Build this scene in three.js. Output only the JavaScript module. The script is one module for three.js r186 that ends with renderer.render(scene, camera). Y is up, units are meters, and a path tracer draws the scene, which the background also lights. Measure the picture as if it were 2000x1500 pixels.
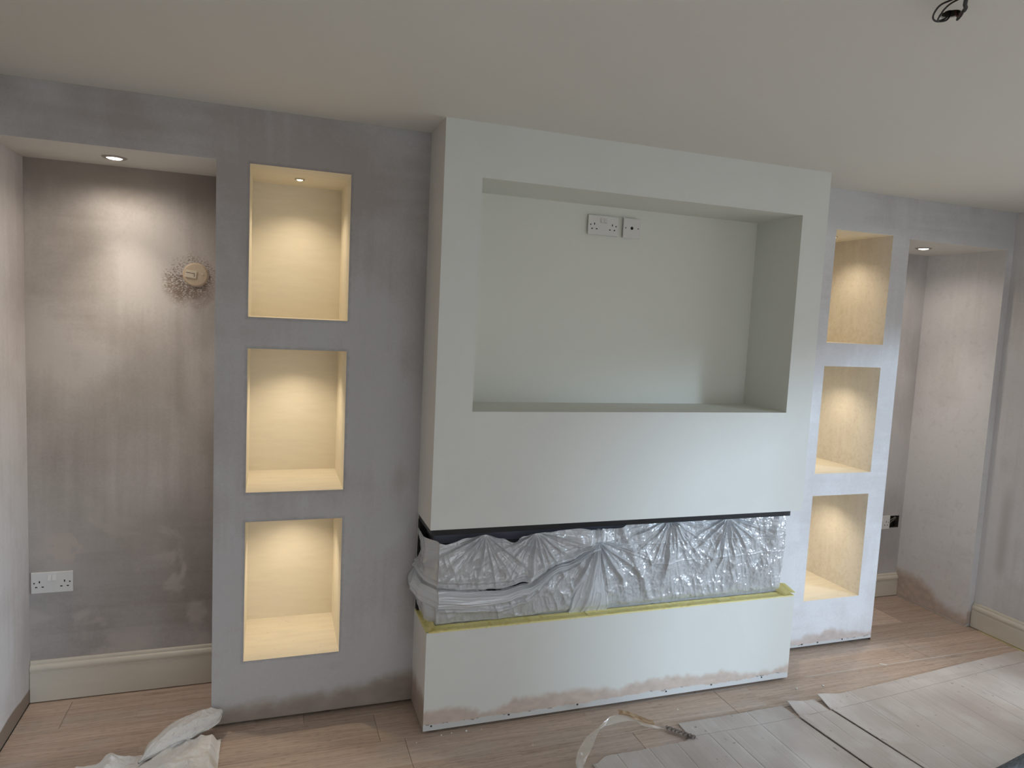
import * as THREE from 'three';
import { RoundedBoxGeometry } from 'three/addons/geometries/RoundedBoxGeometry.js';
import { mergeGeometries } from 'three/addons/utils/BufferGeometryUtils.js';

// ---------------------------------------------------------------- camera, sky, sun, exposure
const scene = new THREE.Scene();
const renderer = new THREE.WebGLRenderer({ antialias: true });
renderer.toneMapping = THREE.LinearToneMapping;
renderer.toneMappingExposure = 1.0;
renderer.shadowMap.enabled = true;

const camera = new THREE.PerspectiveCamera(2 * Math.atan(750 / 1357.57) * 180 / Math.PI, 2000 / 1500, 0.05, 60);
camera.rotation.order = 'YXZ';
camera.position.set(0.0623, 1.5966, 2.7178);
camera.rotation.set(-5.2299 * Math.PI / 180, -19.2107 * Math.PI / 180, 2.7827 * Math.PI / 180);
scene.add(camera);

const SKY = 2.4, SUN = 2.15;
{
  // bright overcast sky, a little brighter overhead; the ground half is hidden by real ground
  const w = 64, h = 32, d = new Float32Array(w * h * 4);
  for (let j = 0; j < h; j++) for (let i = 0; i < w; i++) {
    const el = (j + 0.5) / h * Math.PI - Math.PI / 2, s = Math.max(0, Math.sin(el));
    const L = SKY * (0.75 + 0.5 * s), k = (j * w + i) * 4;
    d[k] = L * 0.92; d[k + 1] = L * 0.98; d[k + 2] = L * 1.06; d[k + 3] = 1;
  }
  const t = new THREE.DataTexture(d, w, h, THREE.RGBAFormat, THREE.FloatType);
  t.mapping = THREE.EquirectangularReflectionMapping; t.magFilter = THREE.LinearFilter; t.needsUpdate = true;
  scene.background = t;
}
// the veiled sun behind thin cloud, low on the window side
const sun = new THREE.DirectionalLight(new THREE.Color(0.62, 0.80, 1.0), SUN);
sun.position.set(3.83 + 4 * 0.643, 1.0 + 4 * 0.165, 1.5 + 4 * 0.766);
sun.target.position.set(3.83, 1.0, 1.5);
sun.castShadow = true; sun.shadow.radius = 18; sun.shadow.mapSize.set(2048, 2048);
Object.assign(sun.shadow.camera, { left: -4, right: 4, top: 4, bottom: -4, near: 0.1, far: 20 });
scene.add(sun, sun.target);

// ---------------------------------------------------------------- measures (metres)
const H = 2.30, GAP = 0.012;
const XL = -0.817, XW = 3.831, ZR = 4.3;
const D = 0.239, C0 = 0.6328, C1 = 2.3465, OY = 0.8024, BY = 0.4051;
const TX0 = 0.7749, TX1 = 2.2122, TY0 = 1.2497, TY1 = 2.106, TD = 0.2976;
const WL = -0.1313, WR = 3.0939, XP = 3.7856, SYL = 2.111, SYR = 2.100, ADL = 0.366, ADR = 0.4786;
const NL = [-0.0203, 0.3345], NR = [2.6255, 2.9838];
const NY = [[0.2522, 0.7962], [0.9091, 1.4477], [1.5634, 2.1087]];
const NDL = 0.38, NDR = 0.44;
const WIN2 = { x0: 0.2, x1: 3.0, y0: 0.09, y1: 2.0 };
const WIN = { z0: 0.72, z1: 3.4, y0: 0.09, y1: 1.87 };

// ---------------------------------------------------------------- helpers
let seed = 7;
const rnd = () => { seed = (seed * 1664525 + 1013904223) >>> 0; return seed / 4294967296; };
const LAT = new Float32Array(65536); for (let i = 0; i < 65536; i++) LAT[i] = rnd();
function vn(x, y, s = 0) {
  const xi = Math.floor(x), yi = Math.floor(y), fx = x - xi, fy = y - yi;
  const u = fx * fx * (3 - 2 * fx), v = fy * fy * (3 - 2 * fy);
  const a = (xi + s * 57) & 255, b = (xi + 1 + s * 57) & 255, c = ((yi + s * 131) & 255) << 8, d = ((yi + 1 + s * 131) & 255) << 8;
  const p = LAT[a | c], q = LAT[b | c], r = LAT[a | d], t = LAT[b | d];
  return p + (q - p) * u + (r - p) * v + (p - q - r + t) * u * v;
}
function fbm(x, y, o = 4, s = 0) { let a = 0.5, t = 0, n = 0; for (let i = 0; i < o; i++) { t += a * vn(x, y, s + i * 3); n += a; x = x * 2.03 + 11.3; y = y * 2.03 + 7.7; a *= 0.5; } return t / n; }
function ridge(x, y, o = 4, s = 0) { let a = 0.5, t = 0, n = 0; for (let i = 0; i < o; i++) { t += a * (1 - Math.abs(2 * vn(x, y, s + i * 5) - 1)); n += a; x = x * 2.1 + 3.1; y = y * 2.1 + 9.2; a *= 0.5; } return t / n; }
const clamp = (x, a = 0, b = 1) => Math.min(b, Math.max(a, x));
const sm = (a, b, x) => { const t = clamp((x - a) / (b - a)); return t * t * (3 - 2 * t); };
const mix = (a, b, t) => a + (b - a) * t;
const mix3 = (a, b, t) => [mix(a[0], b[0], t), mix(a[1], b[1], t), mix(a[2], b[2], t)];

function tex(w, h, fn, srgb = true) {
  const d = new Uint8Array(w * h * 4);
  for (let j = 0; j < h; j++) for (let i = 0; i < w; i++) {
    const c = fn((i + 0.5) / w, (j + 0.5) / h), k = (j * w + i) * 4;
    if (typeof c === 'number') d[k] = d[k + 1] = d[k + 2] = clamp(c) * 255;
    else { d[k] = clamp(c[0], 0, 255); d[k + 1] = clamp(c[1], 0, 255); d[k + 2] = clamp(c[2], 0, 255); }
    d[k + 3] = 255;
  }
  const t = new THREE.DataTexture(d, w, h);
  t.magFilter = THREE.LinearFilter; t.minFilter = THREE.LinearMipmapLinearFilter; t.generateMipmaps = true;
  t.wrapS = t.wrapT = THREE.RepeatWrapping;
  if (srgb) t.colorSpace = THREE.SRGBColorSpace;
  t.needsUpdate = true;
  return t;
}
const std = (o) => new THREE.MeshStandardMaterial({ roughness: 0.9, side: THREE.DoubleSide, ...o });

class GB {
  constructor() { this.p = []; this.n = []; this.u = []; this.i = []; }
  quad(a, b, c, d, uv) {
    const k = this.p.length / 3, A = new THREE.Vector3(...a), B = new THREE.Vector3(...b), C = new THREE.Vector3(...d);
    const n = B.sub(A).cross(C.sub(A)).normalize();
    for (const q of [a, b, c, d]) { this.p.push(...q); this.n.push(n.x, n.y, n.z); this.u.push(...(uv ? uv(q) : [0, 0])); }
    this.i.push(k, k + 1, k + 2, k, k + 2, k + 3);
    return this;
  }
  box(x0, x1, y0, y1, z0, z1, uv) {
    this.quad([x0, y0, z1], [x1, y0, z1], [x1, y1, z1], [x0, y1, z1], uv).quad([x1, y0, z0], [x0, y0, z0], [x0, y1, z0], [x1, y1, z0], uv);
    this.quad([x0, y0, z0], [x0, y0, z1], [x0, y1, z1], [x0, y1, z0], uv).quad([x1, y0, z1], [x1, y0, z0], [x1, y1, z0], [x1, y1, z1], uv);
    return this.quad([x0, y1, z1], [x1, y1, z1], [x1, y1, z0], [x0, y1, z0], uv).quad([x0, y0, z0], [x1, y0, z0], [x1, y0, z1], [x0, y0, z1], uv);
  }
  // a face on z = const with rectangular holes [x0, x1, y0, y1]
  faceZ(x0, x1, y0, y1, z, holes, uv) {
    const xs = [...new Set([x0, x1, ...holes.flatMap((h) => [h[0], h[1]])])].filter((x) => x >= x0 && x <= x1).sort((a, b) => a - b);
    const ys = [...new Set([y0, y1, ...holes.flatMap((h) => [h[2], h[3]])])].filter((y) => y >= y0 && y <= y1).sort((a, b) => a - b);
    for (let i = 0; i + 1 < xs.length; i++) for (let j = 0; j + 1 < ys.length; j++) {
      const mx = (xs[i] + xs[i + 1]) / 2, my = (ys[j] + ys[j + 1]) / 2;
      if (holes.some((h) => mx > h[0] && mx < h[1] && my > h[2] && my < h[3])) continue;
      this.quad([xs[i], ys[j], z], [xs[i + 1], ys[j], z], [xs[i + 1], ys[j + 1], z], [xs[i], ys[j + 1], z], uv);
    }
    return this;
  }
  geo() {
    const g = new THREE.BufferGeometry();
    g.setAttribute('position', new THREE.Float32BufferAttribute(this.p, 3));
    g.setAttribute('normal', new THREE.Float32BufferAttribute(this.n, 3));
    g.setAttribute('uv', new THREE.Float32BufferAttribute(this.u, 2));
    g.setIndex(this.i);
    return g;
  }
}
const used = {};
function numbered(name) { const k = used[name] = (used[name] ?? -1) + 1; return k ? `${name}_${String(k).padStart(3, '0')}` : name; }
function mesh(name, geometry, material, parent) {
  const m = new THREE.Mesh(geometry, material);
  m.name = parent === scene ? numbered(name) : name; m.castShadow = m.receiveShadow = true;
  if (parent !== scene) { const n = parent.children.filter((c) => c.name.replace(/_\d{3}$/, '') === name).length; if (n) m.name = `${name}_${String(n).padStart(3, '0')}`; }
  parent.add(m);
  return m;
}
function thing(name, label, category, pos = [0, 0, 0], group) {
  const o = new THREE.Group(); o.name = numbered(name); o.position.set(...pos); scene.add(o);
  o.userData = { label, category }; if (group) o.userData.group = group;
  return o;
}
function tag(o, label, category, group) { Object.assign(o.userData, { label, category }); if (group) o.userData.group = group; return o; }
function structure(name, label) { const o = new THREE.Group(); o.name = numbered(name); o.userData = { kind: 'structure', label, category: name.split('_')[0] }; scene.add(o); return o; }
function gridGeo(nu, nv, f, closedUv = true) { // f(u, v) -> [x, y, z]
  const p = [], uv = [], id = [];
  for (let j = 0; j <= nv; j++) for (let i = 0; i <= nu; i++) { p.push(...f(i / nu, j / nv)); uv.push(i / nu, j / nv); }
  for (let j = 0; j < nv; j++) for (let i = 0; i < nu; i++) { const a = j * (nu + 1) + i; id.push(a, a + 1, a + nu + 2, a, a + nu + 2, a + nu + 1); }
  const g = new THREE.BufferGeometry();
  g.setAttribute('position', new THREE.Float32BufferAttribute(p, 3)); g.setAttribute('uv', new THREE.Float32BufferAttribute(uv, 2));
  g.setIndex(id); g.computeVertexNormals();
  return g;
}
function tube(pts, r, seg = 40, rad = 8) { return new THREE.TubeGeometry(new THREE.CatmullRomCurve3(pts.map((q) => new THREE.Vector3(...q))), seg, r, rad, false); }

// ---------------------------------------------------------------- textures and materials
// worn plaster with a thin, brushed first coat of paint; x, y in metres
function plaster(x, y, s, coat, bare, amount, vertical = 0.5) {
  const wx = x + 0.12 * (fbm(x * 3, y * 3, 3, s) - 0.5), wy = y + 0.12 * (fbm(x * 3 + 9, y * 3, 3, s + 2) - 0.5);
  const blot = fbm(wx * 2.6, wy * 2.2, 5, s + 4);
  const kx = x + (wx - x) * 0.12, ky = y + (wy - y) * 0.12, bv = fbm(kx * 43 + 3 * fbm(kx * 9, 1.7, 2, s + 6), ky * 2.2, 4, s + 7), bh = fbm(kx * 3.2, ky * 39 + 3 * fbm(ky * 8, 2.3, 2, s + 8), 4, s + 9);
  const sel = sm(0.42, 0.6, fbm(x * 1.7 + 3, y * 1.3, 3, s + 12) + (vertical - 0.5) * 0.5);
  const brush = mix(bh, bv, sel);
  const speck = fbm(x * 140, y * 140, 2, s + 15);
  const t = clamp(0.5 + (blot - 0.5) * 2.3 + (brush - 0.5) * 0.45 + (speck - 0.5) * 0.14);
  const c = mix3(bare, coat, clamp(t * 1.0 + (1 - amount)));
  const g = 1 + (speck - 0.5) * 0.02;
  return [c[0] * g, c[1] * g, c[2] * g];
}
// the unpainted foot of a new plaster wall: ragged edge, pinkish skim, then bare grey board
function foot(c, x, y, s, h0, pink, board, boardH) {
  const e = h0 * (0.72 + 0.85 * sm(0.3, 0.7, fbm(x * 4.3, 1.5, 4, s))) + 0.022 * (fbm(x * 40, y * 40, 3, s + 3) - 0.5);
  c = mix3(pink.map((k) => k * (0.93 + 0.12 * fbm(x * 30, y * 60, 3, s + 5))), c, sm(e - 0.008, e + 0.024, y));
  if (board) {
    const b = boardH * (0.7 + 0.6 * fbm(x * 6, 4.5, 3, s + 8)) + 0.008 * (fbm(x * 60, y * 60, 2, s + 1) - 0.5);
    const edge = Math.abs(y - b) < 0.0018 && fbm(x * 45, y * 30, 3, s + 6) > 0.60;
    c = mix3(board, c, sm(b - 0.001, b + 0.001, y));
    if (edge) c = c.map((k) => k * 0.72);
  }
  return c;
}
function wallTex(x0, x1, res, fn) { const W = x1 - x0; return tex(Math.round(W * res), Math.round(H * res), (u, v) => fn(x0 + u * W, v * H)); }
const GLASS = new THREE.MeshPhysicalMaterial({ color: 0xffffff, transmission: 1, thickness: 0, roughness: 0, ior: 1.45, side: THREE.DoubleSide });
const uvX = (x0, x1) => (q) => [(q[0] - x0) / (x1 - x0), q[1] / H];
const uvZ = (z0, z1) => (q) => [(q[2] - z0) / (z1 - z0), q[1] / H];

const GREY_COAT = [197, 196, 196], GREY_BARE = [170, 162, 158];
const M = {};
{
  const grain = tex(512, 512, (u, v) => 0.5 + 0.5 * (fbm(u * 64, v * 64, 4, 3) - 0.5)); grain.colorSpace = THREE.NoColorSpace;
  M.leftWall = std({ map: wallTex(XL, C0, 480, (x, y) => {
    let c = plaster(x, y, 1, GREY_COAT, GREY_BARE, 0.75, 0.35);
    const e = 0.05 + 0.11 * fbm(x * 3.2, 2, 3, 30) * sm(-0.2, 0.6, x) + 0.03 * (fbm(x * 30, y * 30, 3, 31) - 0.5);
    c = mix3([158, 146, 136].map((k) => k * (0.93 + 0.14 * fbm(x * 18, y * 26, 3, 33))), c, sm(e - 0.02, e + 0.05, y + 0.02 * (fbm(x * 14, y * 14, 3, 34) - 0.5)));
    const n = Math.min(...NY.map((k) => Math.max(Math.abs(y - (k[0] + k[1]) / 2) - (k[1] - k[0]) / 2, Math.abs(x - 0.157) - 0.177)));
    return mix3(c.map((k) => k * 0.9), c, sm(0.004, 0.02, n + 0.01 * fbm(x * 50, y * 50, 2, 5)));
  }), bumpMap: grain, bumpScale: 0.0004, roughness: 0.95 });
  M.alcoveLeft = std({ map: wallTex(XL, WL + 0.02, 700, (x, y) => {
    let c = plaster(x, y, 40, [208, 202, 195], [170, 162, 153], 1.0, 0.95);
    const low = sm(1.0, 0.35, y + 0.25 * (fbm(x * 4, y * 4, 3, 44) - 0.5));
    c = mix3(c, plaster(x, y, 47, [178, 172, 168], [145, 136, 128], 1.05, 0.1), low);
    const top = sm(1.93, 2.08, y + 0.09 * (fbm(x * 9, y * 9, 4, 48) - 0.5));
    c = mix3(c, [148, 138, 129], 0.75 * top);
    const sw = Math.hypot((x + 0.69) / 0.1, (y - 0.62) / 0.075), br = fbm(x * 22 + 8 * fbm(x * 8, y * 8, 2, 49), y * 26, 3, 50);
    c = mix3(c, [192, 180, 170], 0.9 * sm(1.3, 0.3, sw) * sm(0.40, 0.58, br));
    c = mix3(c, [196, 187, 179], 0.55 * sm(1.0, 0.7, y) * sm(0.56, 0.74, fbm(x * 7 + 2 * fbm(x * 5, y * 5, 2, 55), y * 9, 5, 56)));
    // stippled, unpainted ring around the old thermostat plate
    const dx = x + 0.232, dy = y - 1.714, r = Math.hypot(dx * (dx < 0 ? 0.85 : 1.2), dy * (dy > 0 ? 1.25 : 0.82)), st = fbm(x * 230, y * 330, 2, 52);
    c = mix3(c, [124, 104, 90], 0.8 * sm(0.12, 0.055, r + 0.05 * (fbm(x * 24, y * 24, 3, 54) - 0.5)) * sm(0.42, 0.66, st + (dy < 0 ? 0.10 + 0.10 * sm(-0.02, -0.07, dy) : -0.08)));
    return c;
  }), bumpMap: grain, bumpScale: 0.0006 });
  M.sideLeft = std({ map: tex(700, 1000, (u, v) => {
    const z = -ADL + u * 2, y = v * H;
    let c = plaster(z, y, 60, [220, 216, 213], [194, 186, 181], 0.8, 0.9);
    const e = 0.045 + 0.03 * fbm(z * 6, 3, 3, 61);
    return mix3([140, 122, 106], c, sm(e, e + 0.01, y));
  }), bumpMap: grain, bumpScale: 0.0005 });
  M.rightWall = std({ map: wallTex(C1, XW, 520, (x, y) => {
    let c = plaster(x, y, 70, [222, 223, 225], [196, 192, 192], 0.55, 0.4);
    c = foot(c, x, y, 74, 0.055, [196, 182, 174], [196, 194, 192], 0.026);
    for (const k of [2.39, 2.47, 2.64, 2.74, 2.9]) if (Math.hypot(x - k, y - 0.024) < 0.0042) c = [50, 46, 44];
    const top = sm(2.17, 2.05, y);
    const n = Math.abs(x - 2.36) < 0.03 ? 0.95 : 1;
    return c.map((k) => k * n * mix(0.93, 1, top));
  }), bumpMap: grain, bumpScale: 0.0004 });
  M.column = std({ map: tex(420, 1000, (u, v) => {
    const z = -ADR + u * 0.5, y = v * H;
    let c = plaster(z, y, 80, [230, 229, 228], [214, 210, 208], 0.75, 0.6);
    c = mix3(c, [165, 157, 151], 0.09 * sm(0.62, 0.8, fbm(z * 40, y * 40, 4, 84)));
    const e = mix(0.14, 0.035, sm(-0.33, -0.12, z)) + 0.03 * (fbm(z * 30, y * 30, 3, 85) - 0.5);
    return mix3([198, 180, 166].map((k) => k * (0.92 + 0.16 * fbm(z * 40, y * 40, 3, 86))), c, sm(e - 0.02, e + 0.06, y + 0.02 * (fbm(z * 20, y * 20, 3, 87) - 0.5)));
  }), bumpMap: grain, bumpScale: 0.0006 });
  M.alcoveRight = std({ map: wallTex(WR - 0.06, XP, 480, (x, y) => plaster(x, y, 90, [200, 197, 196], [172, 166, 164], 0.85, 0.6)), bumpMap: grain, bumpScale: 0.0005 });
  M.sideRight = std({ map: tex(1024, 700, (u, v) => {
    const z = u * ZR, y = v * H;
    let c = plaster(z, y, 95, [214, 212, 211], [188, 183, 181], 0.7, 0.8);
    const d = Math.abs(z - 0.11 - 0.02 * fbm(y * 6, 1, 3, 96));
    return mix3(c, [172, 168, 165], 0.5 * sm(0.05, 0.0, d) * sm(0.9, 0.7, y) * sm(0.3, 0.4, y));
  }), bumpMap: grain, bumpScale: 0.0005 });
  M.chimney = std({ map: wallTex(C0, C1, 560, (x, y) => {
    const g = 1 + 0.012 * (fbm(x * 5, y * 5, 3, 100) - 0.5);
    let c = foot([222 * g, 224 * g, 219 * g], x, y, 101, 0.055, [203, 188, 176], [206, 207, 206], 0.036);
    for (const k of [0.665, 0.98, 1.28, 1.70, 1.93, 2.2]) if (Math.hypot(x - k, y - 0.03) < 0.004) c = [38, 36, 36];
    return c;
  }), bumpMap: grain, bumpScale: 0.00025, roughness: 0.7 });
  M.chimneySide = std({ map: tex(128, 1200, (u, v) => {
    const z = u * D, y = v * H;
    let c = [222, 219, 212];
    const e = 0.10 + 0.08 * fbm(z * 12, 2, 3, 110) + 0.02 * (fbm(z * 60, y * 60, 3, 111) - 0.5);
    c = mix3([172, 156, 142], c, sm(e - 0.03, e + 0.05, y));
    return c;
  }), bumpMap: grain, bumpScale: 0.0004 });
  M.white = std({ color: new THREE.Color('#e0e1d8'), roughness: 0.75 });
  M.cream = std({ map: tex(256, 256, (u, v) => { const g = 0.985 + 0.03 * fbm(u * 8, v * 40, 3, 120); return [236 * g, 229 * g, 212 * g]; }), bumpMap: grain, bumpScale: 0.0003, roughness: 0.8 });
  M.sill = std({ map: tex(512, 512, (u, v) => {
    const g = 0.97 + 0.05 * fbm(u * 6, v * 30, 3, 124); let c = [238 * g, 231 * g, 216 * g];
    c = mix3(c, [196, 178, 150], 0.35 * sm(0.74, 0.86, fbm(u * 40, v * 40, 4, 125)));
    return c;
  }), roughness: 0.8 });
  M.reveal = std({ map: tex(512, 700, (u, v) => {
    const c = plaster(u * 0.45, v * 0.6, 130, [226, 220, 210], [202, 193, 181], 0.6, 0.7);
    return mix3(c, [188, 175, 158], 0.17 * sm(0.58, 0.80, fbm(u * 34, v * 44, 4, 134) + 0.10 * sm(0.5, 0, v)));
  }), bumpMap: grain, bumpScale: 0.0006 });
  M.ceiling = std({ color: new THREE.Color('#e0ded6'), bumpMap: grain, bumpScale: 0.0002, roughness: 0.95 });
  M.skirt = std({ map: tex(256, 64, (u, v) => { const g = 0.98 + 0.03 * fbm(u * 30, v * 8, 3, 140); return [214 * g, 206 * g, 190 * g]; }), roughness: 0.35 });
  M.boundary = std({ color: new THREE.Color('#d8d6d0') });
  M.plastic = std({ color: new THREE.Color('#dddbd7'), roughness: 0.35 });
  M.dark = std({ color: new THREE.Color('#0d0c0b'), roughness: 0.7 });
  M.blackMetal = std({ color: new THREE.Color('#15161a'), roughness: 0.35, metalness: 0.3 });
}
// oak laminate
const PLANK = [];
for (let k = 0; k < 6; k++) {
  const s = 150 + k * 9, tone = [1.0, 0.95, 1.04, 0.98, 1.02, 0.93][k];
  PLANK.push(std({ map: tex(1024, 128, (u, v) => {
    const x = u * 1.38, y = v * 0.19, w = 0.03 * (fbm(x * 2.2, y * 8, 3, s) - 0.5);
    const bands = fbm(x * 1.2, (y + w) * 60, 4, s + 2), fine = fbm(x * 9, (y + w * 0.5) * 420, 3, s + 4);
    const cath = 0.5 + 0.5 * Math.sin((y + w * 2.2) * 320 + 9 * fbm(x * 1.6, y * 10, 3, s + 6));
    const pores = sm(0.62, 0.8, fbm(x * 26, y * 700, 2, s + 7));
    const t = clamp(0.15 + 0.75 * bands + 0.25 * (fine - 0.5) + 0.12 * (cath - 0.5));
    let c = mix3([172, 147, 128], [220, 201, 185], t).map((q) => q * tone * (1 - 0.16 * pores));
    return mix3(c, [190, 184, 178], 0.22 * sm(0.5, 0.75, fbm(x * 6, y * 14, 4, s + 8)));
  }), roughness: 0.5 }));
}
M.sub = std({ color: new THREE.Color('#8d8175') });

// ---------------------------------------------------------------- floor and ceiling
{
  const f = structure('floor', 'grey-brown oak laminate floor of long boards');
  mesh('subfloor', new GB().box(XL - 0.2, XW + 0.3, -0.2, -0.009, -0.75, ZR + 0.2).geo(), M.sub, f);
  const W = 0.19, L = 1.38, J = 0.0006, B = 0.0016;
  for (let r = -4; r * W + 0.24 < ZR; r++) {
    const z0 = 0.24 + r * W, z1 = Math.min(z0 + W, ZR);
    let x = r === -1 ? 0.472 - 2 * L : XL - L * ((r * 0.37 + 5) % 1);
    for (; x < XW; x += L) {
      const a = Math.max(x, XL), b = Math.min(x + L, XW);
      if (b - a < 0.02) continue;
      const k = Math.floor(rnd() * 6), du = rnd(), flip = rnd() < 0.5 ? -1 : 1;
      const uv = (q) => [du + flip * (q[0] - x) / L, (q[2] - z0) / W];
      const X0 = a + J, X1 = b - J, Z0 = z0 + J, Z1 = z1 - J, y = -0.0012, g = new GB();
      g.quad([X0 + B, 0, Z1 - B], [X1 - B, 0, Z1 - B], [X1 - B, 0, Z0 + B], [X0 + B, 0, Z0 + B], uv);
      g.quad([X0, y, Z1], [X1, y, Z1], [X1 - B, 0, Z1 - B], [X0 + B, 0, Z1 - B], uv).quad([X1, y, Z0], [X0, y, Z0], [X0 + B, 0, Z0 + B], [X1 - B, 0, Z0 + B], uv);
      g.quad([X1, y, Z1], [X1, y, Z0], [X1 - B, 0, Z0 + B], [X1 - B, 0, Z1 - B], uv).quad([X0, y, Z0], [X0, y, Z1], [X0 + B, 0, Z1 - B], [X0 + B, 0, Z0 + B], uv);
      g.quad([X0, -0.009, Z1], [X1, -0.009, Z1], [X1, y, Z1], [X0, y, Z1], uv).quad([X1, -0.009, Z0], [X0, -0.009, Z0], [X0, y, Z0], [X1, y, Z0], uv);
      g.quad([X1, -0.009, Z1], [X1, -0.009, Z0], [X1, y, Z0], [X1, y, Z1], uv).quad([X0, -0.009, Z0], [X0, -0.009, Z1], [X0, y, Z1], [X0, y, Z0], uv);
      mesh('plank', g.geo(), PLANK[k], f);
    }
  }
  mesh('dusty_joint', gridGeo(260, 1, (u, v) => { const x = mix(1.25, 3.79, u); return [x, 0.0004, 0.24 + (v - 0.5) * -0.0045 * sm(0.25, 0.6, fbm(x * 5, 3, 3, 190) + 0.15 * sm(1.2, 2.4, x))]; }), std({ color: new THREE.Color('#d9d5cf') }), f);
  // ceiling board with a ragged cable hole, roof above it
  const s = new THREE.Shape([[XL - 0.2, -0.75], [XW + 0.3, -0.75], [XW + 0.3, ZR + 0.2], [XL - 0.2, ZR + 0.2]].map((q) => new THREE.Vector2(...q)));
  const hole = []; for (let i = 0; i < 26; i++) { const a = i / 26 * Math.PI * 2, r = 0.021 * (0.82 + 0.36 * vn(i * 0.7, 2, 4)); hole.push(new THREE.Vector2(1.437 + r * Math.cos(a), 1.532 + r * 1.15 * Math.sin(a))); }
  s.holes.push(new THREE.Path(hole));
  const cg = new THREE.ExtrudeGeometry(s, { depth: 0.1, bevelEnabled: false }); cg.rotateX(Math.PI / 2); cg.translate(0, H + 0.1, 0);
  const c = mesh('ceiling', cg, M.ceiling, scene); c.userData = { kind: 'structure', label: 'plain white plastered ceiling', category: 'ceiling' };
  mesh('cable_hole', new THREE.CylinderGeometry(0.0172, 0.0172, 0.09, 28, 1, true).translate(1.437, H + 0.0465, 1.532), std({ color: new THREE.Color('#3a3527') }), c);
  mesh('loft_board', new GB().box(XL - 0.2, XW + 0.3, 2.42, 2.55, -0.75, ZR + 0.2).geo(), M.sub, c);
}

// ---------------------------------------------------------------- walls
function niche(parent, [x0, x1], [y0, y1], d, plainReveal) {
  const back = (q) => [(q[0] - x0) * 2, (q[1] - y0) * 2], sd = (q) => [(q[2] + d) / 0.45, (q[1] - y0) / 0.6], flat = (q) => [(q[0] - x0) * 2, (q[2] + d) * 2];
  const g = new GB();
  g.quad([x0, y0, -d], [x1, y0, -d], [x1, y1, -d], [x0, y1, -d], back);
  g.quad([x0, y0, 0], [x0, y0, -d], [x0, y1, -d], [x0, y1, 0], sd);
  if (plainReveal) g.quad([x1, y0, -d], [x1, y0, 0], [x1, y1, 0], [x1, y1, -d], sd);
  g.quad([x0, y1, -d], [x1, y1, -d], [x1, y1, 0], [x0, y1, 0], flat);
  const n = mesh('niche', g.geo(), M.cream, parent);
  mesh('niche_sill', new GB().quad([x0, y0, 0], [x1, y0, 0], [x1, y0, -d], [x0, y0, -d], flat).geo(), M.sill, n);
  if (!plainReveal) mesh('niche_reveal', new GB().quad([x1, y0, -d], [x1, y0, 0], [x1, y1, 0], [x1, y1, -d], sd).geo(), M.reveal, n);
}
{ // left of the chimney breast: alcove, then the stud wall with three niches
  const w = structure('wall_back_left', 'grey plaster wall left of the chimney breast, with alcove and three lit niches');
  const g = new GB().faceZ(XL, C0, GAP, H, 0, [[XL, WL, GAP, SYL], ...NY.map((k) => [...NL, ...k])], uvX(XL, C0));
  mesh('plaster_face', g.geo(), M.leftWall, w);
  for (const k of NY) niche(w, NL, k, NDL, true);
  mesh('alcove_return', new GB().quad([WL, 0, 0], [WL, 0, -ADL], [WL, SYL, -ADL], [WL, SYL, 0], uvZ(-ADL, 2 - ADL)).geo(), M.sideLeft, w);
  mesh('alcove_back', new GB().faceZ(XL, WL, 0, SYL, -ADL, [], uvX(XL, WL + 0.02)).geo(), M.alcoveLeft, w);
  mesh('alcove_soffit', new GB().box(XL - 0.1, WL, SYL, SYL + 0.05, -ADL, -0.002).geo(), M.ceiling, w);
  mesh('outer_wall', new GB().box(XL - 0.2, C0 + 0.1, 0, H, -0.75, -0.40).geo(), M.boundary, w);
}
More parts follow.
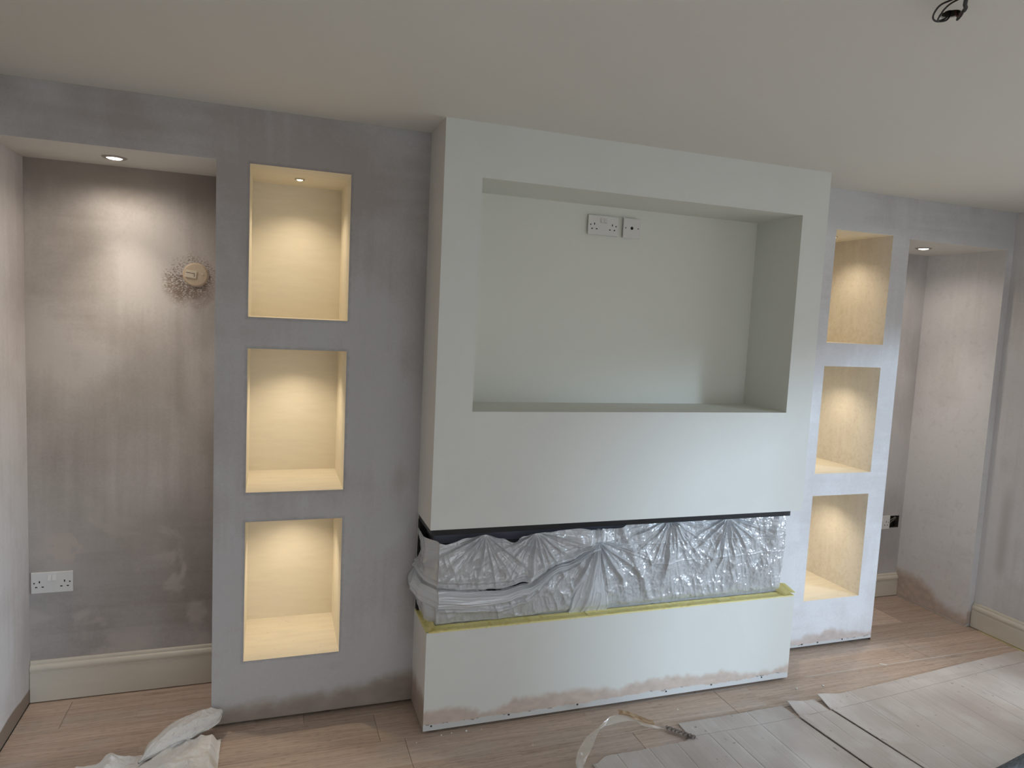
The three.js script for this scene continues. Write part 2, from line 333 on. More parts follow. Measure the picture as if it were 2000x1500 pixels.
{ // right of it: stud wall with three niches, alcove, stub of the old wall
  const w = structure('wall_back_right', 'pale plaster wall right of the chimney breast, with three lit niches and an alcove');
  const g = new GB().faceZ(C1, XW, GAP, H, 0, [[WR, XP, GAP, SYR], ...NY.map((k) => [...NR, ...k])], uvX(C1, XW));
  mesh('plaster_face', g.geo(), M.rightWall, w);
  for (const k of NY) niche(w, NR, k, NDR, false);
  mesh('alcove_return', new GB().quad([WR, 0, 0], [WR, 0, -ADR], [WR, SYR, -ADR], [WR, SYR, 0], uvZ(-ADR, 2 - ADR)).geo(), M.sideLeft, w);
  mesh('alcove_column', new GB().quad([XP, GAP / 2, -ADR], [XP, GAP / 2, 0], [XP, SYR, 0], [XP, SYR, -ADR], uvZ(-ADR, 0.5 - ADR)).geo(), M.column, w);
  mesh('alcove_soffit', new GB().box(WR, XP, SYR, SYR + 0.05, -ADR, -0.002).geo(), M.ceiling, w);
  const hole = [3.683, 3.762, 0.433, 0.508];
  mesh('alcove_back', new GB().faceZ(WR, XP, 0, SYR, -ADR, [hole], uvX(WR - 0.06, XP)).geo(), M.alcoveRight, w);
  const b = new GB(), z0 = -ADR - 0.045, z1 = -ADR; // the walls of the knocked-out box
  b.quad([hole[0], hole[2], z0], [hole[1], hole[2], z0], [hole[1], hole[3], z0], [hole[0], hole[3], z0]);
  b.quad([hole[0], hole[2], z1], [hole[0], hole[2], z0], [hole[0], hole[3], z0], [hole[0], hole[3], z1]).quad([hole[1], hole[2], z0], [hole[1], hole[2], z1], [hole[1], hole[3], z1], [hole[1], hole[3], z0]);
  b.quad([hole[0], hole[3], z0], [hole[1], hole[3], z0], [hole[1], hole[3], z1], [hole[0], hole[3], z1]).quad([hole[0], hole[2], z1], [hole[1], hole[2], z1], [hole[1], hole[2], z0], [hole[0], hole[2], z0]);
  mesh('knocked_out_hole', b.geo(), std({ map: tex(64, 64, (u, v) => { const t = fbm(u * 9, v * 9, 4, 300); return mix3([40, 34, 29], [120, 104, 90], t * t * 1.3); }) }), w);
  mesh('outer_wall', new GB().box(C1 - 0.1, XW + 0.3, 0, H, -0.75, -ADR - 0.05).geo(), M.boundary, w);
  mesh('stub_core', new GB().box(XP + 0.002, XW + 0.2, 0, H, -ADR - 0.05, -0.002).geo(), M.boundary, w);
}
{ // the chimney breast
  const w = structure('wall_chimney', 'white painted chimney breast with a television recess and a fireplace opening');
  const zb = D - TD;
  mesh('front_face', new GB().faceZ(C0, C1, OY, H, D, [[TX0, TX1, TY0, TY1]], uvX(C0, C1)).geo(), M.chimney, w);
  mesh('side_face', new GB().quad([C0, OY, 0], [C0, OY, D], [C0, H, D], [C0, H, 0], uvZ(0, D)).quad([C1, OY, D], [C1, OY, 0], [C1, H, 0], [C1, H, D], uvZ(D, 0)).geo(), M.chimneySide, w);
  mesh('television_recess', new GB()
    .quad([TX0, TY0, zb], [TX1, TY0, zb], [TX1, TY1, zb], [TX0, TY1, zb]).quad([TX0, TY0, D], [TX0, TY0, zb], [TX0, TY1, zb], [TX0, TY1, D])
    .quad([TX1, TY0, zb], [TX1, TY0, D], [TX1, TY1, D], [TX1, TY1, zb]).quad([TX0, TY1, zb], [TX1, TY1, zb], [TX1, TY1, D], [TX0, TY1, D])
    .quad([TX0, TY0, D], [TX1, TY0, D], [TX1, TY0, zb], [TX0, TY0, zb]).geo(), M.white, w);
  mesh('opening_lining', new GB().quad([C0, OY, 0], [C1, OY, 0], [C1, OY, D], [C0, OY, D]).quad([C0, BY, -0.001], [C1, BY, -0.001], [C1, OY, -0.001], [C0, OY, -0.001]).geo(), M.white, w);
  mesh('hearth_front', new GB().faceZ(C0, C1, GAP, BY, D, [], uvX(C0, C1)).geo(), M.chimney, w);
  mesh('hearth_side', new GB().quad([C0, GAP, 0], [C0, GAP, D], [C0, BY, D], [C0, BY, 0], uvZ(0, D)).quad([C1, GAP, D], [C1, GAP, 0], [C1, BY, 0], [C1, BY, D], uvZ(D, 0)).geo(), M.chimneySide, w);
  mesh('hearth_top', new GB().quad([C0, BY, D], [C1, BY, D], [C1, BY, 0], [C0, BY, 0]).geo(), M.white, w);
  mesh('outer_wall', new GB().box(C0, C1, 0, H, -0.75, -0.40).geo(), M.boundary, w);
}
{
  const w = structure('wall_left', 'plaster side wall at the left edge');
  mesh('plaster_face', new GB().quad([XL, GAP / 2, ZR], [XL, GAP / 2, -ADL], [XL, H, -ADL], [XL, H, ZR], uvZ(-ADL, 2 - ADL)).geo(), M.sideLeft, w);
  mesh('outer_wall', new GB().box(XL - 0.2, XL - 0.003, 0, H, -0.75, ZR + 0.2).geo(), M.boundary, w);
  const r = structure('wall_rear', 'plain wall behind the viewer');
  const { x0, x1, y0, y1 } = WIN2, g = new GB();
  g.box(XL - 0.2, x0, 0, H, ZR, ZR + 0.2).box(x1, XW + 0.3, 0, H, ZR, ZR + 0.2).box(x0, x1, 0, y0, ZR, ZR + 0.2).box(x0, x1, y1, H, ZR, ZR + 0.2);
  mesh('plaster_face', g.geo(), M.white, r);
  const n = structure('window_2', 'white framed window behind the viewer'), f = new GB(), fz = ZR + 0.1, N = 3, W = (x1 - x0) / N;
  for (let i = 0; i <= N; i++) { const x = mix(x0, x1 - 0.05, i / N); f.box(x, x + 0.05, y0, y1, fz, fz + 0.05); }
  f.box(x0, x1, y0, y0 + 0.05, fz, fz + 0.05).box(x0, x1, y1 - 0.05, y1, fz, fz + 0.05);
  mesh('window_frame', f.geo(), M.plastic, n);
  for (let i = 0; i < N; i++) mesh('pane', new GB().box(x0 + i * W + 0.05, x0 + (i + 1) * W - 0.02, y0 + 0.05, y1 - 0.05, fz + 0.022, fz + 0.026).geo(), GLASS, n);
}
{
  const w = structure('wall_right', 'pale plaster side wall with the garden window');
  const T = 0.22, uv = uvZ(0, ZR), g = new GB(), { z0, z1, y0, y1 } = WIN;
  g.box(XW, XW + T, 0, H, 0, z0, uv).box(XW, XW + T, 0, H, z1, ZR, uv).box(XW, XW + T, y1, H, z0, z1, uv).box(XW, XW + T, 0, y0, z0, z1, uv);
  mesh('plaster_face', g.geo(), M.sideRight, w);
  const n = structure('window_1', 'white framed window on the right-hand wall');
  const fx = XW + 0.12, f = new GB();
  for (const z of [z0, (z0 + z1) / 2 - 0.03, z1 - 0.06]) f.box(fx, fx + 0.05, y0, y1, z, z + 0.06);
  f.box(fx, fx + 0.05, y0, y0 + 0.06, z0, z1).box(fx, fx + 0.05, y1 - 0.06, y1, z0, z1);
  mesh('window_frame', f.geo(), M.plastic, n);
  for (const z of [z0 + 0.06, (z0 + z1) / 2 + 0.03]) mesh('pane', new GB().box(fx + 0.022, fx + 0.026, y0 + 0.06, y1 - 0.06, z, z + (z1 - z0) / 2 - 0.09).geo(), GLASS, n);
  const gr = mesh('ground', new GB().box(-30, 40, -0.4, -0.3, -20, 40).geo(), std({ color: new THREE.Color(0.56, 0.55, 0.52) }), scene);
  gr.userData = { kind: 'structure', label: 'garden ground outside', category: 'ground' };
}

// ---------------------------------------------------------------- skirting boards
function skirtProfile(h, d) { // (out, up)
  const s = new THREE.Shape(); s.moveTo(0, 0.004); s.lineTo(d, 0.004); s.lineTo(d, h - 0.046); s.lineTo(d - 0.0035, h - 0.043); s.lineTo(d - 0.0035, h - 0.040);
  s.quadraticCurveTo(d + 0.003, h - 0.036, d + 0.002, h - 0.026); s.quadraticCurveTo(d, h - 0.014, d - 0.009, h - 0.013); s.lineTo(d - 0.009, h - 0.009); s.quadraticCurveTo(d - 0.010, h, 0.003, h); s.lineTo(0, h); s.lineTo(0, 0.004);
  return s;
}
{
  const a = mesh('baseboard_alcove_left', new THREE.ExtrudeGeometry(skirtProfile(0.168, 0.018), { depth: WL - XL - 0.003, bevelEnabled: false, curveSegments: 8 }), M.skirt, scene);
  a.rotation.y = Math.PI / 2; a.scale.x = -1; a.geometry.scale(-1, 1, 1);
  a.scale.x = 1; a.geometry = a.geometry.clone();
  // profile x runs out of the wall (world +z), extrusion runs along world +x
  const place = (m, len, o, dir) => {
    const g = new THREE.ExtrudeGeometry(skirtProfile(m.h, 0.018), { depth: len, bevelEnabled: false, curveSegments: 8 }), p = g.attributes.position;
    for (let i = 0; i < p.count; i++) { const out = p.getX(i), up = p.getY(i), al = p.getZ(i); dir === 'x' ? p.setXYZ(i, o[0] + al, up, o[2] + out) : p.setXYZ(i, o[0] - out, up, o[2] + al); }
    const ix = g.index; if (dir === 'x') { const q = g.attributes.position.array; for (let t = 0; t < q.length; t += 9) for (let c = 0; c < 3; c++) { const k = q[t + 3 + c]; q[t + 3 + c] = q[t + 6 + c]; q[t + 6 + c] = k; } }
    g.computeVertexNormals(); return g;
  };
  a.rotation.set(0, 0, 0); a.geometry = place({ h: 0.168 }, WL - XL - 0.003, [XL + 0.002, 0, -ADL], 'x');
  a.userData = { kind: 'structure', label: 'cream skirting board along the left alcove', category: 'baseboard' };
  const b = mesh('baseboard_alcove_right', place({ h: 0.142 }, XP - WR - 0.004, [WR + 0.002, 0, -ADR], 'x'), M.skirt, scene);
  b.userData = { kind: 'structure', label: 'cream skirting board along the right alcove', category: 'baseboard' };
  const c = mesh('baseboard_right', place({ h: 0.142 }, WIN.z0 - 0.02, [XW, 0, 0.004], 'z'), M.skirt, scene);
  c.userData = { kind: 'structure', label: 'cream skirting board along the right-hand wall', category: 'baseboard' };
}

// ---------------------------------------------------------------- downlights
function downlight(name, label, pos, r, color, cd, angle, bezelMat, glow, core = 0) {
  const t = thing(name, label, 'light', pos);
  const bz = new THREE.LatheGeometry([[r * 0.62, -0.004], [r * 0.66, -0.0045], [r * 0.86, -0.0042], [r, -0.0005], [r, 0]].map((q) => new THREE.Vector2(...q)), 48);
  mesh('bezel', bz, bezelMat, t);
  const lens = new THREE.LatheGeometry([[0.0001, -0.0075], [r * 0.3, -0.0070], [r * 0.52, -0.0052], [r * 0.63, -0.0022]].map((q) => new THREE.Vector2(...q)), 40);
  mesh('lens', lens, std({ color: 0xffffff, emissive: new THREE.Color(...color), emissiveIntensity: glow }), t);
  for (const [c, an] of core ? [[cd, angle], [core, 0.66]] : [[cd, angle]]) { // wide spill and, in the larger lamps, the bright core of the beam
    const s = new THREE.SpotLight(new THREE.Color(...color), c, 0, an, 1, 2);
    s.position.set(0, -0.012, 0); s.target.position.set(0, -1, 0); s.castShadow = true; s.shadow.radius = Math.max(0.5, r * 0.6 / 0.02); s.name = 'lamp_beam';
    t.add(s, s.target); s.target.name = 'lamp_target';
  }
  return t;
}
{
  const WARM = [1.0, 0.82, 0.58], SOFT = [1.0, 0.88, 0.77];
  const chrome = std({ color: new THREE.Color('#b9b4aa'), metalness: 0.7, roughness: 0.3 });
  const bezelGrey = std({ color: new THREE.Color('#a39d96'), roughness: 0.5 });
  const nm = ['bottom', 'middle', 'top'];
  NY.forEach((k, i) => {
    downlight('niche_downlight', `small warm downlight in the ceiling of the ${nm[i]} niche left of the chimney breast`, [0.157, k[1], -0.205], 0.02, WARM, 0.36, 1.08, chrome, 6);
    downlight('niche_downlight', `small warm downlight in the ceiling of the ${nm[i]} niche right of the chimney breast`, [2.81, k[1], -0.21], 0.02, WARM, 0.36, 1.08, chrome, 6);
  });
  downlight('alcove_downlight', 'round white downlight above the grey alcove with the double socket near its skirting', [-0.483, SYL, -0.185], 0.042, SOFT, 0.52, 1.36, bezelGrey, 9, 1.45);
  downlight('alcove_downlight', 'round white downlight above the pale alcove beside the right-hand niches', [3.443, SYR, -0.22], 0.042, SOFT, 0.52, 1.36, bezelGrey, 9, 1.45);
}

// ---------------------------------------------------------------- sockets and plates
function doubleSocket(label, pos, off = 0, small = false) {
  const t = thing('double_socket', label, 'socket', pos);
  if (off) mesh('backing', new THREE.BoxGeometry(0.132, 0.074, off).translate(0, 0, off / 2), M.dark, t);
  mesh('plate', new RoundedBoxGeometry(0.143, 0.0835, 0.009, 3, 0.0025).translate(0, 0, 0.0046 + off), M.plastic, t);
  const z = 0.0092 + off;
  for (const s of [-1, 1]) {
    const sw = new THREE.ExtrudeGeometry(new THREE.Shape([[0, 0], [0.0075, 0.001], [0.0066, 0.004], [0.0012, 0.021], [0, 0.021]].map((q) => new THREE.Vector2(...q))), { depth: 0.0136, bevelEnabled: false });
    sw.rotateY(-Math.PI / 2); sw.translate(s * 0.0074 + 0.0068, 0.010, z - 0.0005);
    mesh('switch', sw, M.plastic, t);
    const cx = s * 0.0425;
    for (const [x, y, w, h] of [[cx - s * 0.0, 0.004, 0.0042, 0.0085], [cx - 0.011, -0.0165, 0.0078, 0.0042], [cx + 0.011, -0.0165, 0.0078, 0.0042]]) mesh('pin_hole', new THREE.BoxGeometry(w, h, 0.0012).translate(x, y, z - 0.0003), M.dark, t);
    mesh('screw', new THREE.CylinderGeometry(0.0032, 0.0032, 0.0012, 16).rotateX(Math.PI / 2).translate(s * 0.0605, 0.0, z - 0.0003), std({ color: new THREE.Color('#4a443d'), roughness: 0.5 }), t);
  }
  return t;
}
doubleSocket('white double socket with two switches low on the grey alcove wall above the skirting', [-0.7375, 0.485, -ADL]);
doubleSocket('white double socket beside the aerial plate, high in the television recess', [1.4068, 2.0225, D - TD], 0.006);
{
  const t = thing('aerial_plate', 'white square aerial plate with one round black hole in the television recess', 'socket', [1.545, 2.0225, D - TD]);
  mesh('backing', new THREE.BoxGeometry(0.075, 0.075, 0.006).translate(0, 0, 0.003), M.dark, t);
  mesh('plate', new RoundedBoxGeometry(0.083, 0.0855, 0.009, 3, 0.0025).translate(0, 0, 0.0106), M.plastic, t);
  mesh('coaxial_hole', new THREE.CylinderGeometry(0.0068, 0.0068, 0.003, 24).rotateX(Math.PI / 2).translate(0, 0, 0.0142), M.dark, t);
  for (const s of [-1, 1]) mesh('screw', new THREE.CylinderGeometry(0.0032, 0.0032, 0.0012, 16).rotateX(Math.PI / 2).translate(s * 0.0305, 0, 0.0152), std({ color: new THREE.Color('#77746d'), roughness: 0.5 }), t);
  doubleSocket('white double socket in the right alcove, half hidden beside the knocked-out hole', [3.61, 0.4705, -ADR]);
  const h = thing('loose_cable', 'bundle of dark wires poking from the knocked-out socket hole in the right alcove', 'cable', [3.7225, 0.47, -ADR]);
  const wm = [std({ color: new THREE.Color('#2c2723') }), std({ color: new THREE.Color('#6d6257') }), std({ color: new THREE.Color('#8f8a80') })];
  mesh('wire', tube([[-0.03, 0.03, -0.03], [-0.01, 0.0, -0.008], [0.02, 0.012, -0.004], [0.028, -0.03, -0.02]], 0.0032), wm[0], h);
  mesh('wire', tube([[0.03, 0.034, -0.03], [0.008, 0.018, -0.006], [-0.02, -0.006, -0.006], [-0.03, -0.03, -0.02]], 0.0032), wm[1], h);
  mesh('wire', tube([[-0.02, -0.03, -0.03], [-0.012, 0.012, -0.010], [0.022, 0.024, -0.008], [0.03, 0.0, -0.03]], 0.0028), wm[2], h);
}
{ // old round thermostat base
  const t = thing('round_wall_plate', 'round cream plate with a rectangular clip, stippled bare plaster around it', 'plate', [-0.2305, 1.7165, -ADL]);
  const cream = std({ map: tex(128, 128, (u, v) => mix3([206, 183, 154], [222, 206, 182], fbm(u * 5, v * 5, 4, 320))), roughness: 0.6 });
  mesh('disc', new THREE.LatheGeometry([[0.0001, 0.008], [0.041, 0.008], [0.0445, 0.006], [0.0475, 0]].map((q) => new THREE.Vector2(...q)), 64).rotateX(Math.PI / 2), cream, t);
  const pale = std({ color: new THREE.Color('#e3d8c2'), roughness: 0.6 });
  mesh('clip', new RoundedBoxGeometry(0.042, 0.03, 0.006, 2, 0.002).rotateZ(-0.12).translate(-0.016, 0.002, 0.0095), pale, t);
  mesh('clip_slot', new GB().box(-0.034, -0.003, 0.0035, 0.0055, 0.0122, 0.0130).box(-0.004, -0.002, -0.009, 0.004, 0.0122, 0.0130).geo().rotateZ(-0.1), std({ color: new THREE.Color('#6d5b46') }), t);
  mesh('screw', new THREE.CylinderGeometry(0.0035, 0.0038, 0.004, 16).rotateX(Math.PI / 2).translate(0.026, 0.004, 0.0095), pale, t);
}
{ // ceiling cables where the old light hung
  const t = thing('ceiling_cable', 'black looped cable ends hanging from a ragged hole in the ceiling', 'cable', [1.437, H, 1.532]);
  const bl = std({ color: new THREE.Color('#16130f'), roughness: 0.6 }), rd = std({ color: new THREE.Color('#4a1a14'), roughness: 0.6 });
  mesh('cable', tube([[0.0, 0.05, 0.0], [-0.012, -0.012, 0.006], [-0.047, -0.028, 0.012], [-0.065, -0.03, 0.017], [-0.085, -0.03, 0.032], [-0.113, -0.03, 0.073], [-0.113, -0.03, 0.096], [-0.108, -0.03, 0.15], [-0.09, -0.03, 0.19]], 0.0019, 80), bl, t);
  mesh('cable', tube([[-0.006, 0.05, 0.0], [-0.018, -0.01, 0.008], [-0.045, -0.026, 0.012], [-0.06, -0.03, 0.022], [-0.074, -0.03, 0.040], [-0.090, -0.03, 0.062], [-0.102, -0.03, 0.090], [-0.10, -0.03, 0.15], [-0.086, -0.03, 0.185]], 0.0018, 80), bl, t);
  mesh('cable', tube([[0.006, 0.05, 0.004], [0.004, -0.006, 0.014], [-0.016, -0.026, 0.030], [-0.027, -0.03, 0.044], [-0.040, -0.03, 0.062], [-0.052, -0.03, 0.074], [-0.057, -0.03, 0.082], [-0.075, -0.03, 0.095], [-0.10, -0.03, 0.125], [-0.09, -0.03, 0.18]], 0.0018, 80), bl, t);
  mesh('cable_sheath', tube([[-0.050, -0.03, 0.073], [-0.057, -0.03, 0.082], [-0.075, -0.03, 0.095], [-0.10, -0.03, 0.125], [-0.09, -0.03, 0.18]], 0.0040, 40), bl, t);
  mesh('wire', tube([[0.0, 0.03, 0.0], [-0.006, -0.012, 0.02], [-0.034, -0.026, 0.052], [-0.054, -0.03, 0.076]], 0.0017, 24), rd, t);
}

// ---------------------------------------------------------------- fire in the opening
{
  const t = thing('electric_fire', 'long black three-sided fire under plastic in the chimney opening', 'fireplace', [0, 0, 0]);
  const x0 = 0.665, x1 = 2.275, zf = 0.175;
  mesh('top_trim', new GB().box(C0 + 0.004, 2.285, OY - 0.022, OY - 0.004, D - 0.010, D - 0.003).box(C0 + 0.004, C0 + 0.011, OY - 0.022, OY - 0.004, 0.004, D - 0.010).box(C0 + 0.004, 2.285, OY - 0.004, OY - 0.001, 0.004, D - 0.003).geo(), M.blackMetal, t);
  mesh('base_tray', new GB().box(x0, x1, BY + 0.001, BY + 0.02, 0.004, zf).geo(), M.blackMetal, t);
  mesh('back_panel', new GB().box(C0 + 0.003, 2.285, BY + 0.02, OY - 0.022, 0.003, 0.02).geo(), M.dark, t);
  mesh('side_post', new GB().box(C0 + 0.003, C0 + 0.03, BY + 0.001, OY - 0.022, 0.003, 0.035).geo(), M.dark, t);
  mesh('canopy', new GB().box(x0, x1, OY - 0.075, OY - 0.022, 0.02, zf - 0.004).geo(), std({ color: new THREE.Color('#4c505c'), roughness: 0.3, metalness: 0.4 }), t);
  mesh('front_glass', new GB().box(x0, x1, BY + 0.02, OY - 0.075, zf - 0.008, zf - 0.004).geo(), std({ color: new THREE.Color('#23262b'), roughness: 0.12 }), t);
  mesh('side_glass', new GB().box(x0, x0 + 0.004, BY + 0.02, OY - 0.075, 0.035, zf - 0.008).geo(), std({ color: new THREE.Color('#15161a'), roughness: 0.12 }), t);
}

// ---------------------------------------------------------------- plastic dust sheet over the fire
const film = new THREE.MeshPhysicalMaterial({ color: new THREE.Color('#f4f7fa'), transmission: 0.47, thickness: 0, roughness: 0.12, ior: 2.0, side: THREE.DoubleSide });
const GATHER = [[0.854, 0.770, 0.9], [1.067, 0.765, 1.0], [1.342, 0.712, 1.3], [1.687, 0.790, 0.9], [1.974, 0.782, 1.1]];
const topY = (X) => { // the upper edge of the sheet
  const P = [[0.55, 0.75], [0.66, 0.748], [0.70, 0.739], [0.79, 0.758], [0.854, 0.768], [0.92, 0.752], [0.971, 0.731], [1.02, 0.752], [1.067, 0.762], [1.12, 0.764], [1.167, 0.768], [1.25, 0.772], [1.34, 0.760], [1.421, 0.756], [1.515, 0.778], [1.687, 0.786], [2.4, 0.787]];
  let i = 0; while (i < P.length - 2 && P[i + 1][0] < X) i++;
  return mix(P[i][1], P[i + 1][1], sm(P[i][0], P[i + 1][0], X));
};
function pleats(X, Y) {
  let z = 0;
  for (let k = 0; k < GATHER.length; k++) {
    const [gx, gy, a] = GATHER[k], dx = X - gx, dy = gy - Y, r = Math.hypot(dx, dy), th = Math.atan2(dx, Math.max(dy, 0.004));
    const w = Math.exp(-(r * r) / 0.05) * Math.min(1, r / 0.035) * a;
    const f = th * 9 + 2.2 * fbm(th * 2.5 + k * 7, r * 6, 3, 200 + k);
    z += 0.016 * w * (Math.pow(1 - Math.abs(Math.sin(f)), 1.8) - 0.3);
  }
  return z;
}
const swagY = (X) => { const P = [[0.5, 0.575], [0.69, 0.556], [0.81, 0.542], [0.93, 0.538], [1.03, 0.557], [1.185, 0.637], [1.345, 0.702]]; let i = 0; while (i < P.length - 2 && P[i + 1][0] < X) i++; return mix(P[i][1], P[i + 1][1], sm(P[i][0], P[i + 1][0], X)); };
function billow(X, Y) {
  const left = sm(1.46, 1.30, X), right = 1 - left;
  let z = pleats(X, Y);
  // rope-like folds that sweep from the left corner up to the gathered middle
  const sy = swagY(X), d = Y - sy, fade = sm(1.36, 1.28, X) * sm(0.62, 0.72, X);
  const wob = 0.006 * (fbm(X * 14, 3, 3, 220) - 0.5);
  for (const [o, w, a] of [[0.0, 0.008, 0.015], [-0.026, 0.007, 0.011], [-0.05, 0.006, 0.008], [0.045, 0.012, 0.006], [-0.082, 0.008, 0.007]]) {
    const q = (d - o * (1 - 0.55 * sm(0.95, 1.34, X)) - wob) / w; z += fade * a * Math.exp(-q * q);
  }
  z += fade * 0.010 * sm(0.0, 0.012, d) * sm(0.2, 0.03, d);
  // long soft folds that fall from the middle gather
  const g = (X - 1.335) + 0.12 * (0.70 - Y);
  z += 0.016 * Math.exp(-g * g / 0.0032) * sm(0.42, 0.6, Y) * sm(0.75, 0.68, Y);
  const a1 = (X - 1.50 - 0.45 * (0.66 - Y)), a2 = (X - 1.70 + 0.28 * (0.7 - Y)), a3 = (X - 1.93 + 0.35 * (0.7 - Y)), a4 = X - 2.02;
  for (const [q, w, a] of [[a1, 0.018, 0.013], [a2, 0.03, 0.014], [a3, 0.022, 0.010], [a4, 0.018, 0.008], [X - 2.20 + 0.3 * (0.6 - Y), 0.03, 0.010]]) z += right * a * Math.exp(-(q / w) * (q / w)) * sm(0.40, 0.5, Y);
  // packing folds and fine crinkles
  for (const y of [0.685, 0.60 + 0.02 * (X - 1.7)]) { const q = (Y - y - 0.004 * (fbm(X * 9, y * 20, 2, 230) - 0.5)) / 0.003; z += right * 0.0025 * Math.exp(-q * q); }
  z += 0.016 * (ridge(X * 8 + 1.2 * fbm(X * 4, Y * 4, 2, 240), Y * 9 - X * 2, 2, 241) - 0.6);
  const cr = ridge(X * 16 + 1.5 * fbm(X * 7, Y * 7, 2, 248), Y * 13 + X * 5, 2, 249), cr2 = ridge(X * 30 - Y * 12, Y * 26 + X * 9 + fbm(X * 9, Y * 9, 2, 252), 2, 253);
  z += 0.0045 * Math.pow(cr, 2.5) + 0.0025 * Math.pow(cr2, 3) - 0.003;
  for (let k = 0; k < GATHER.length; k++) { // fine straight creases that run out from every gather
    const dx = X - GATHER[k][0], dy = GATHER[k][1] - Y, rr = Math.hypot(dx, dy), th = Math.atan2(dx, Math.max(dy, 0.004)), w = Math.exp(-rr * rr / 0.06) * Math.min(1, rr / 0.05);
    z += 0.011 * w * (Math.pow(ridge(th * 5 + k * 3.3, rr * 3.2, 2, 256 + k), 3) - 0.2) + 0.004 * w * Math.pow(ridge(th * 14 + k * 7.1, rr * 6, 2, 262 + k), 3);
  }
  z += 0.005 * Math.pow(ridge(X * 26 + Y * 7 + 1.2 * fbm(X * 6, Y * 6, 2, 271), Y * 7, 2, 272), 3.5);
  z += (0.0028 + 0.0022 * right) * (ridge(X * 34 + 2 * fbm(X * 12, Y * 12, 2, 243), Y * 30, 3, 244) - 0.6);
  z += 0.0012 * right * (ridge(X * 120, Y * 75, 2, 246) - 0.6);
  return z;
}
{
  const z0 = 0.200, xc = 0.672, LS = 0.16, X1 = 2.288, RS = 0.15;
  const t = thing('plastic_sheet', 'crumpled clear plastic sheet taped over the long fire in the chimney breast', 'plastic sheet');
  const back = (Y) => 0.004 + 0.05 * sm(0.50, 0.44, Y) + 0.07 * sm(0.60, 0.68, Y) * sm(0.745, 0.71, Y); // where the left return ends
  const L = LS + (X1 - xc) + RS;
  const place = (s, Y, d, lift) => {
    if (s < 0) { // round the left corner and back to the wall
      const q = -s / LS, zz = mix(z0 - 0.006, back(Y), q), bulge = 0.035 * Math.exp(-Math.pow((Y - 0.53) / 0.06, 2)) * sm(0.2, 1, q), k = sm(0, 0.3, q);
      return [mix(xc, 0.648, k) - (d + lift) * k * 0.8 - bulge, Y, zz + (d + lift) * (1 - k)];
    }
    if (s > X1 - xc) { const q = (s - (X1 - xc)) / RS, k = sm(0, 0.2, q); return [X1 + 0.004 * k + d * k * 0.5, Y, mix(z0, 0.03, q) + d * (1 - k)]; }
    return [xc + s, Y, z0 + d + lift];
  };
  mesh('lower_film', gridGeo(1000, 220, (u, v) => {
    const s = u * L - LS, X = xc + s, under = sm(1.34, 1.26, X); // under the upper film the lower one ends below the black gap
    const Yt = mix(topY(X), Math.min(topY(X), swagY(X) - 0.004 + 0.02 * sm(0.98, 1.15, X) + 0.02 * sm(0.86, 0.80, X)), under), Y = mix(BY + 0.003, Yt, v), hem = sm(0, 0.09, v);
    const d = billow(X, Y) * (0.2 + 0.8 * hem) * (0.3 + 0.7 * sm(0.786, 0.75, Y)) + 0.010 * Math.sin(Math.PI * v) - 0.012 * (1 - hem) - 0.012 * under * sm(0.9, 1, v);
    return place(s, Y, d, 0);
  }), film, t);
  mesh('upper_film', gridGeo(460, 150, (u, v) => {
    const s = mix(-LS, 0.70, u), X = xc + s, top = topY(X), hemY = Math.min(swagY(X) + 0.012 * sm(1.2, 1.0, X) + 0.006 * (fbm(X * 20, 7, 3, 250) - 0.5), top - 0.008), Y = mix(hemY, top, v);
    const roll = 0.010 * Math.exp(-Math.pow((v - 0.04) / 0.035, 2)) + 0.006 * Math.exp(-Math.pow((v - 0.16) / 0.04, 2));
    const d = 0.85 * billow(X, Y) * (0.3 + 0.7 * sm(0.786, 0.74, Y)) + 0.010 * Math.sin(Math.PI * 0.8 * v) + roll;
    return place(s, Y, d, 0.012);
  }), film, t);
  // the bundle of folds that sweeps up to the middle gather, and the tail that falls from it
  mesh('gathered_swag', gridGeo(360, 44, (u, v) => {
    const s = mix(-0.10, 0.672, u), X = xc + s, wd = mix(0.085, 0.016, sm(0.15, 0.97, u)), q = v + 0.05 * (fbm(u * 7, v * 3, 2, 280) - 0.5);
    const Y = swagY(X) + 0.003 - wd * (1 - v) - 0.012 * sm(0.3, 0.9, u);
    const d = 0.010 + 0.016 * Math.sin(Math.PI * v) + 0.011 * Math.pow(ridge(q * 4.2 + 0.6 * fbm(u * 3, 5, 2, 282), u * 1.6, 2, 283), 2.2) + 0.004 * Math.pow(ridge(q * 11, u * 4, 2, 285), 3) - 0.022 * sm(0.25, 0, v);
    return place(s, Y, d, 0.010);
  }), film, t);
  mesh('gathered_tail', gridGeo(70, 160, (u, v) => {
    const w = mix(0.085, 0.014, sm(0.05, 0.9, v)), X = mix(1.318, 1.342, v) + (u - 0.5) * 2 * w, Y = mix(BY + 0.006, 0.712, v), q = u - 0.5;
    const d = 0.008 + 0.020 * (1 - 4 * q * q) * sm(0, 0.25, v) + 0.011 * Math.pow(ridge(u * 4.4 + 0.5 * fbm(v * 3, 2, 2, 290), v * 1.3, 2, 291), 2.2) + 0.004 * Math.pow(ridge(u * 11, v * 5, 2, 293), 3);
    return [X, Y, z0 + d - 0.010 * sm(0.1, 0, v)];
  }), film, t);
}
